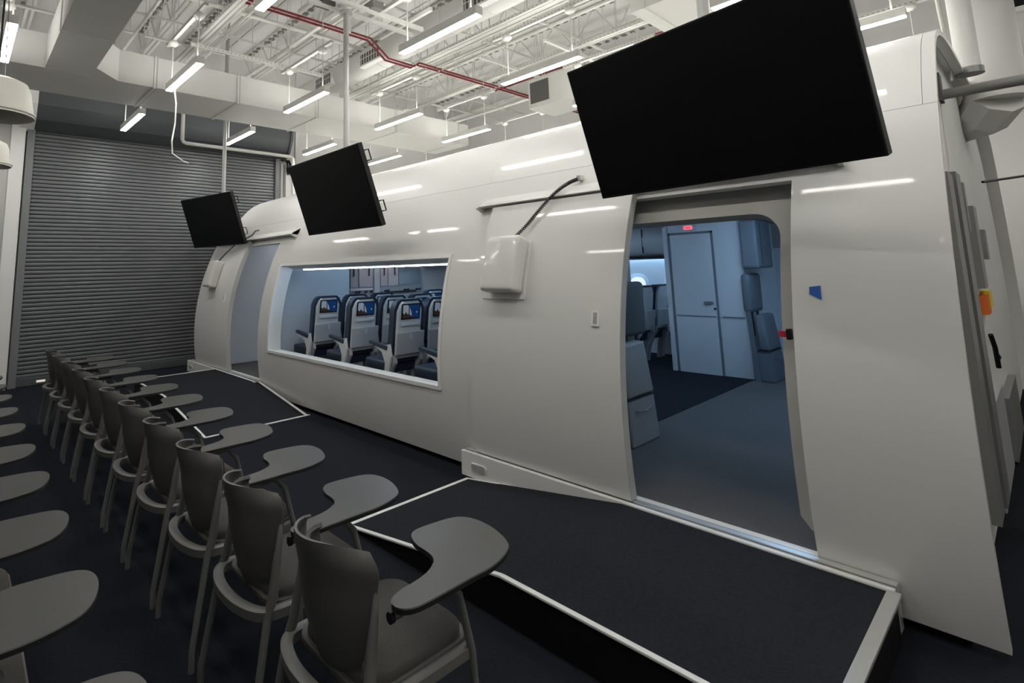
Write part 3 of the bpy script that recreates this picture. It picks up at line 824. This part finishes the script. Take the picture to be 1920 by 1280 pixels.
    b.mat(1); b.add(vs, [tuple(range(n))[::-1]] + [(i, (i + 1) % n, n + (i + 1) % n, n + i) for i in range(n)])
    b.mat(0); b.add([(x, y, .697) for x, y in P] + [(x + (.004 if x < cx else -.004) * .6, y, .70) for x, y in P], [tuple(range(n, 2 * n))] + [(i, (i + 1) % n, n + (i + 1) % n, n + i) for i in range(n)])
    tb = b.obj('tablet', ['tablet', 'tablet_edge'], t)
    MB().tube([(.275, -.125, .662), (.275, .06, .662)], .013, 10).obj('pivot_tube', 'chair_frame', tb)
    MB().tube([(.275, -.135, .662), (.275, -.124, .662)], .0155, 10).obj('pivot_cap', 'black', tb)
    bx(.26, .29, -.1, .1, .668, .685).obj('pivot_plate', 'black', tb)
    return t
ORD = ['first', 'second', 'third', 'fourth', 'fifth', 'sixth', 'seventh', 'eighth', 'ninth', 'tenth', 'eleventh', 'twelfth']
ch0 = make_chair()
n = 0
def place_chair(x, y, label, group):
    global n
    o = ch0 if n == 0 else copy_tree(ch0)
    n += 1
    o.location = (x, y, 0); o.rotation_euler = (0, 0, random.uniform(-.012, .012) if n > 1 else 0); o['label'] = label; o['group'] = group
for k in range(11):
    place_chair(-1.60 - .6 * k, 1.08, 'taupe tablet-arm chair in the row beside the ramps, %s from the roller shutter' % ORD[10 - k], 'tablet chairs in the row beside the ramps')
for k in range(12):
    place_chair(-1.59 - .6 * k, .005 + .004 * k, 'taupe tablet-arm chair in the rear row, %s from the roller shutter' % ORD[11 - k], 'tablet chairs in the second row')

# ------------------------------------------------------------------ ceiling: pendant tube lights
ZL = 3.98
def make_light():
    t = thing('pendant_light', '', 'ceiling light')
    bx(-.61, .61, -.045, .045, .008, .095).obj('housing', 'fixture', t, bevel=.004)
    bx(-.6, .6, -.038, .038, 0, .012).obj('lens', 'lens', t)
    bx(-.58, .58, -.03, .03, .094, .099).obj('uplight_lens', 'uplens', t)
    for s in (-.5, .5):
        MB().tube([(s, 0, .09), (s, 0, .64)], .007, 6).obj('stem', 'steel_white', t)
        MB().lathe([(.0, .645), (.055, .645), (.065, .625), (.06, .60), (.03, .575), (.0, .575)], (s, 0, 0), 16).obj('canopy', 'steel_white', t, smooth=50)
        MB().tube([(s, 0, .65), (s, 0, ZC - ZL)], .005, 5).obj('hanger_rod', 'steel_white', t)
    st = bx(-.75, .75, -.021, .021, .65, .692).obj('strut', 'steel_white', t)
    b = MB()
    for k in range(28):
        x = -.72 + k * .0535; b.box(x, x + .028, -.0225, .0225, .664, .678)
    tag(b.obj('strut_slots', 'duct_seam', st), kind='stuff')
    return t
l0 = make_light(); ln = 0
LIGHTS = [(-3.98, 1.9), (-3.98, 3.53), (-3.98, 5.2), (-6.87, .25), (-6.83, 1.91), (-6.85, 3.53), (-6.87, 5.18), (-6.9, 6.74), (-9.35, 1.9), (-9.4, 3.58), (-9.4, 5.15), (-9.55, 6.8), (-1.28, 6.9), (-3.98, 6.8), (-1.28, 5.2), (-1.28, 3.5), (-3.98, .25), (-9.4, .25), (-1.28, 1.9), (-1.28, .25), (1.4, .25), (1.4, 1.9), (1.4, 3.5), (1.4, 5.2), (-9.5, 8.4), (-6.9, 8.4), (-3.98, 8.4), (-1.28, 8.4), (1.4, 8.4)]  # back wall row is added, unseen, to brighten the space behind the cabin
for x, y in LIGHTS:
    o = l0 if ln == 0 else copy_tree(l0)
    ln += 1
    o.location = (x, y, ZL)
    side = 'beside the roller shutter' if x < -8 else 'level with the long window' if x < -5 else 'level with the sliding door' if x < -2 else 'level with the large display' if x < 0 else 'past the cabin end'
    row = 'over the rear chair row' if y < 1 else 'over the ramp-side chairs' if y < 2.5 else 'over the cabin edge' if y < 4 else 'over the cabin roof' if y < 6 else 'behind the roof crest' if y < 7.5 else 'added unseen along the back wall'
    o['label'] = 'slim white pendant tube light %s, %s' % (row, side)
    o['group'] = 'pendant lights %s' % side

# ------------------------------------------------------------------ joists
def make_joist():
    t = thing('roof_joist', '', 'joist')
    Lx0, Lx1 = XW + .01, XR - .01
    for s in (-.035, .035):
        bx(Lx0, Lx1, s - .018, s + .018, -.04, 0).obj('top_chord', 'steel_white', t)
        bx(Lx0, Lx1, s - .018, s + .018, -.62, -.58).obj('bottom_chord', 'steel_white', t)
    b = MB(); x = Lx0 + .1; k = 0
    while x < Lx1 - .5:
        b.tube([(x, 0, -.6 if k % 2 else -.02), (x + .42, 0, -.02 if k % 2 else -.6)], .013, 5)
        if k % 2: b.tube([(x, 0, -.6), (x, 0, -.02)], .011, 5)
        x += .42; k += 1
    tag(b.obj('web', 'steel_white', t), kind='stuff')
    b = MB(); x = Lx0 + .2
    while x < Lx1 - .2:
        b.box(x, x + .09, -.05, .05, -.052, -.04); x += .19
    tag(b.obj('flute_shade', 'flute_dark', t), kind='stuff')  # dark dashes stand in for shaded flutes of the roof deck
    return t
j0 = make_joist()
JY = [-2.9, -1.3, .55, 2.2, 3.0, 4.15, 5.75, 6.6, 7.9, 9.3]
for i, y in enumerate(JY):
    o = j0 if i == 0 else copy_tree(j0)
    o.location = (0, y, ZC - .015)
    o['label'] = 'white open-web steel roof joist running the length of the room'; o['group'] = 'roof joists'

# ------------------------------------------------------------------ ducts
du = thing('supply_duct', 'large white rectangular duct crossing overhead in front of the roller shutter', 'duct', (-8.2, 3.0, 4.08))
bx(-.53, .50, -7.4, 4.6, 0, .42).obj('duct_body', 'duct', du)
for y in (-4.4, -3.0, -1.2, -.1, 1.17, 2.76, 4.3):
    bx(-.54, .515, y - .013, y + .013, -.016, .435).obj('duct_flange', 'duct', du)
    bx(-.535, .513, y + .013, y + .028, -.010, .428).obj('flange_gap', 'duct_seam', du)
for sx in (-.5, .47):
    for y in (-2.2, .5, 2.2, 3.8):
        MB().tube([(sx, y, .42), (sx, y, ZC - 4.1)], .006, 5).obj('hanger_rod', 'steel_white', du)
d2 = thing('branch_duct', 'white rectangular branch duct running overhead away from the shutter', 'duct', (-5.0, .86, 4.08))
bx(-2.69, 8.0, -.23, .235, 0, .42).obj('duct_body', 'duct', d2)
for x in (-1.4, -.1, 1.3, 2.7, 4.2):
    bx(x - .012, x + .012, -.242, .247, -.01, .43).obj('duct_flange', 'duct', d2)
MB().prism([(-2.70, .235), (-2.36, .235), (-2.70, .52)], .0, .42, 'z').obj('elbow', 'duct', d2)
for x in (-1.2, 1.5, 4.0):
    MB().tube([(x, 0, .42), (x, 0, ZC - 4.1)], .006, 5).obj('hanger_rod', 'steel_white', d2)
sp = thing('spiral_duct', 'round white duct with side grilles hung under the joists', 'duct', (-6.5, 4.93, 5.07))
MB().tube([(-3.1, 0, 0), (3.9, 0, 0)], .215, 28).obj('duct_tube', 'duct', sp, smooth=50)
b = MB()
for k in range(9):
    MB().tube([(-2.8 + k * .8, 0, 0), (-2.77 + k * .8, 0, 0)], .221, 28).obj('duct_ring', 'duct', sp, smooth=50)
for gx in (-1.95, -.45, 2.0):
    f = bx(gx - .3, gx + .3, -.235, -.12, -.17, .05).obj('grille_frame', 'white_trim', sp, bevel=.004)
    bx(gx - .26, gx + .26, -.24, -.19, -.14, .03).obj('grille_recess', 'grille_dark', f)
    for k in range(7):
        xx = gx - .23 + k * .072
        bx(xx, xx + .01, -.247, -.19, -.14, .03).obj('grille_blade', 'white_trim', f)
    bx(gx - .26, gx + .26, -.247, -.19, -.055, -.047).obj('grille_blade', 'white_trim', f)
d3 = thing('roof_duct', 'broad white duct above the large display near the ceiling', 'duct', (-1.2, 6.4, 4.5))
bx(-1.75, 3.0, -.75, .75, 0, .6).obj('duct_body', 'duct', d3)
for x in (-1.6, -.2, 1.2):
    bx(x, x + .025, -.765, .765, -.012, .612).obj('duct_flange', 'duct', d3)
u = thing('fan_unit', 'white boxed fan unit with a grey filter face above the cabin', 'fan unit', (-5.2, 7.4, 4.24))
bx(-.45, .45, -.35, .35, 0, .5).obj('casing', 'duct', u, bevel=.008)
bx(-.40, -.02, -.362, -.345, .08, .44).obj('filter_face', 'grille_dark', u)
for s in (-.4, .4):
    MB().tube([(s, 0, .5), (s, 0, ZC - 4.24)], .008, 5).obj('hanger_rod', 'steel_white', u)
dr = thing('riser_duct', 'thick white round duct dropping behind the near end of the cabin', 'duct', (-.14, 6.5, 2.78))
MB().tube([(0, 0, .12), (0, 0, .5), (.0, 0, ZC - 2.78)], .2, 24).obj('duct_tube', 'duct', dr, smooth=50)
MB().tube([(-.28, .3, -.02), (-.1, .12, .02), (0, 0, .14)], [.15, .19, .2], 8).obj('elbow', 'duct', dr)
MB().tube([(-.0, 0, .18), (0, 0, .2)], .205, 24).obj('duct_ring', 'duct_seam', dr)
pp = thing('vertical_pipe', 'white vertical pipe in front of the thick riser duct', 'pipe', (-.25, 5.9, 3.05))
MB().tube([(0, 0, 0), (0, 0, ZC - 3.05)], .075, 18).obj('pipe_run', 'duct', pp, smooth=50)
MB().tube([(0, 0, -.03), (0, 0, .02)], .09, 18).obj('collar', 'channel', pp)
MB().tube([(-.1, -.2, -.1), (-.1, -.2, 0), (-.1, -.2, .25), (-.12, -.2, .8)], .012, 6).obj('cable_drop', 'shade', pp)
rp = thing('grey_rail_pipe', 'grey horizontal pipe leaving the near end of the cabin', 'pipe', (-.4, 5.0, 2.70))
MB().tube([(0, 0, 0), (2.2, 0, 0)], .035, 14).obj('pipe_run', 'channel', rp, smooth=50)
bx(-.02, .04, -.06, .06, -.05, .15).obj('clamp', 'grille_dark', rp)

# ------------------------------------------------------------------ pipes and conduits
def pipe(name, label, pts, r, mt, group=None, cat='pipe', hang=()):
    base = Vector(pts[0])
    t = thing(name, label, cat, tuple(base), group)
    MB().tube([Vector(p) - base for p in pts], r, 8).obj('pipe_run', mt, t, smooth=50)
    for h in hang:
        MB().tube([Vector(h) - base, Vector((h[0], h[1], ZC - .02)) - base], .005, 5).obj('hanger_rod', 'steel_white', t)
    return t
for k, dx in enumerate((0, .09)):
    X = -6.56 + dx
    t = pipe('red_pipe', 'thin red pipe crossing under the ceiling, one of a parallel pair', [(X, -3, 5.06), (X, 4.4, 5.06), (X, 4.72, 4.825), (X, 5.22, 4.82), (X, 5.33, 4.90), (X, 10.5, 4.90)], .017, 'red_pipe', 'pair of red pipes', hang=[(X, 2, 5.06), (X, 6.2, 4.9)])
    for y in (1.2, 2.6, 4.0, 5.8, 7.2):
        MB().tube([(0, y + 3, 0 if y < 4.2 else -.15), (0, y + 3.04, 0 if y < 4.2 else -.15)], .024, 8).obj('coupling', 'steel_white', t)
pipe('red_conduit', 'thin red conduit running along the cabin near the large display', [(-7.5, 7.6, 5.02), (1.5, 7.6, 5.02)], .016, 'red_pipe')
pipe('sprinkler_pipe', 'white sprinkler pipe with an elbow in front of the roller shutter hood', [(-10.3, 2.9, 4.66), (-10.3, 2.9, 4.05), (-10.3, 2.92, 4.01), (-10.3, 2.97, 3.99), (-10.3, 5.0, 3.98), (-10.3, 5.05, 3.95), (-10.3, 5.06, 3.2)], .035, 'steel_white')
b = thing('hanging_cable', 'loose white cable dangling below a pendant light', 'cable', (-7.3, 1.94, 3.985))
MB().tube([(0, 0, 0), (.02, .02, -.2), (-.03, .03, -.45), (.05, -.02, -.7), (.02, 0, -.85), (.08, .12, -.95), (.0, .2, -.95)], .009, 6).obj('cable_run', 'steel_white', b)
for x, z, r in ((-4.9, 5.37, .03), (-5.95, 5.37, .02), (-7.5, 5.37, .035), (-8.4, 5.37, .02), (-3.2, 5.37, .03), (-9.17, 5.37, .025), (-2.2, 5.37, .03)):
    pipe('cross_conduit', 'white conduit crossing below the roof joists', [(x, -4.2, z), (x, 10.4, z)], r, 'steel_white', 'cross conduits', 'conduit', hang=[(x, 1.5, z), (x, 5.0, z)])
for y, z, r in ((2.62, 5.14, .025), (2.75, 5.12, .018), (3.70, 5.15, .03), (5.55, 5.0, .03), (5.64, 5.0, .018), (6.25, 5.1, .03), (7.15, 5.1, .04), (8.6, 5.05, .03), (1.72, 5.12, .022)):
    pipe('long_conduit', 'white conduit running lengthwise below the roof joists', [(-9.4, y, z), (3.4, y, z)], r, 'steel_white', 'lengthwise conduits', 'conduit', hang=[(-7.8, y, z), (-5.5, y, z), (-3, y, z)])
# strut frame carrying the middle display
sf = thing('display_hanger', 'slotted white strut grid carrying the pole of the middle display', 'strut grid', (pm[0], pm[1], 4.44))
for dx in (-.1, .1):
    bx(dx - .021, dx + .021, -.4, 1.0, 0, .045).obj('strut', 'steel_white', sf)
for dy in (-.3, 0, .4, .8):
    bx(-.5, .5, dy - .021, dy + .021, .045, .09).obj('strut', 'steel_white', sf)
bx(-.2, -.05, -.25, -.1, .03, .14).obj('junction_box', 'grille_dark', sf)
bx(.02, .2, .22, .36, .03, .12).obj('junction_box', 'channel', sf)
for dx in (-.45, .45):
    for dy in (-.3, .8):
        MB().tube([(dx, dy, .09), (dx, dy, ZC - 4.45)], .006, 5).obj('hanger_rod', 'steel_white', sf)
# perforated strut rails across the ceiling (lengthwise)
for i, (x0, x1, y, z) in enumerate(((-9.2, 0.5, 5.45, 4.96), (-9.3, -.5, 2.37, 4.90), (-8.8, -2, 6.98, 4.96))):
    t = thing('strut_rail', 'long slotted white strut rail hung below the conduits', 'strut rail', (x0, y, z), 'long strut rails')
    bx(0, x1 - x0, -.05, -.008, 0, .045).obj('rail', 'steel_white', t); bx(0, x1 - x0, .008, .05, 0, .045).obj('rail', 'steel_white', t)
    b = MB(); k = .1
    while k < x1 - x0 - .1:
        b.box(k, k + .03, -.052, .052, .016, .03); k += .07
    tag(b.obj('rail_slots', 'duct_seam', t), kind='stuff')
    for k in range(5):
        xx = .4 + k * (x1 - x0 - .8) / 4
        MB().tube([(xx, 0, .04), (xx, 0, ZC - z - .02)], .006, 5).obj('hanger_rod', 'steel_white', t)
# short cross struts
for i, (x, y0, y1, z) in enumerate(((-5.4, 5.6, 7.3, 4.72), (-2.95, 5.5, 7.2, 4.72), (-7.6, 2.2, 4.2, 4.74), (-4.4, 5.9, 7.6, 4.72))):
    t = thing('cross_strut', 'short slotted white strut bridging between ceiling rails', 'strut', (x, y0, z), 'cross struts')
    bx(-.021, .021, 0, y1 - y0, 0, .042).obj('rail', 'steel_white', t)
    b = MB(); k = .05
    while k < y1 - y0 - .05:
        b.box(-.0225, .0225, k, k + .028, .014, .028); k += .06
    tag(b.obj('rail_slots', 'duct_seam', t), kind='stuff')
    for yy in (.1, y1 - y0 - .1):
        MB().tube([(0, yy, .04), (0, yy, ZC - z - .02)], .006, 5).obj('hanger_rod', 'steel_white', t)

# ------------------------------------------------------------------ bell pendants at the left
def bell(loc, s, label):
    t = thing('bell_pendant', label, 'pendant lamp', loc)
    MB().lathe([(.03 * s, .31 * s), (.15 * s, .305 * s), (.2 * s, .28 * s), (.225 * s, .22 * s), (.24 * s, .12 * s), (.255 * s, .03 * s), (.262 * s, .0), (.245 * s, .0), (.232 * s, .1 * s), (.2 * s, .24 * s), (.03 * s, .29 * s)], (0, 0, 0), 40).obj('shade', 'shade', t, smooth=40)
    MB().lathe([(.262 * s, .035 * s), (.27 * s, .03 * s), (.27 * s, .02 * s), (.262 * s, .015 * s)], (0, 0, 0), 40).obj('rim_band', 'shade', t, smooth=40)
    MB().lathe([(.0, .09), (.08, .1), (.09, .16), (.03, .22)], (0, 0, 0), 16).obj('bulb', 'fixture', t, smooth=50)
    MB().tube([(0, 0, .3 * s), (0, 0, ZC - loc[2] - .01)], .007, 6).obj('cord', 'black', t)
    MB().tube([(.1 * s, .04, .3 * s), (.06, .03, .9), (.0, 0, 1.6)], .004, 5).obj('safety_cable', 'channel', t)
    return t
bell((-5.62, .16, 2.93), 1.0, 'large white bell-shaped pendant lamp nearer the tablet chairs')
bell((-7.25, .155, 2.78), .87, 'white bell-shaped pendant lamp closer to the roller shutter')
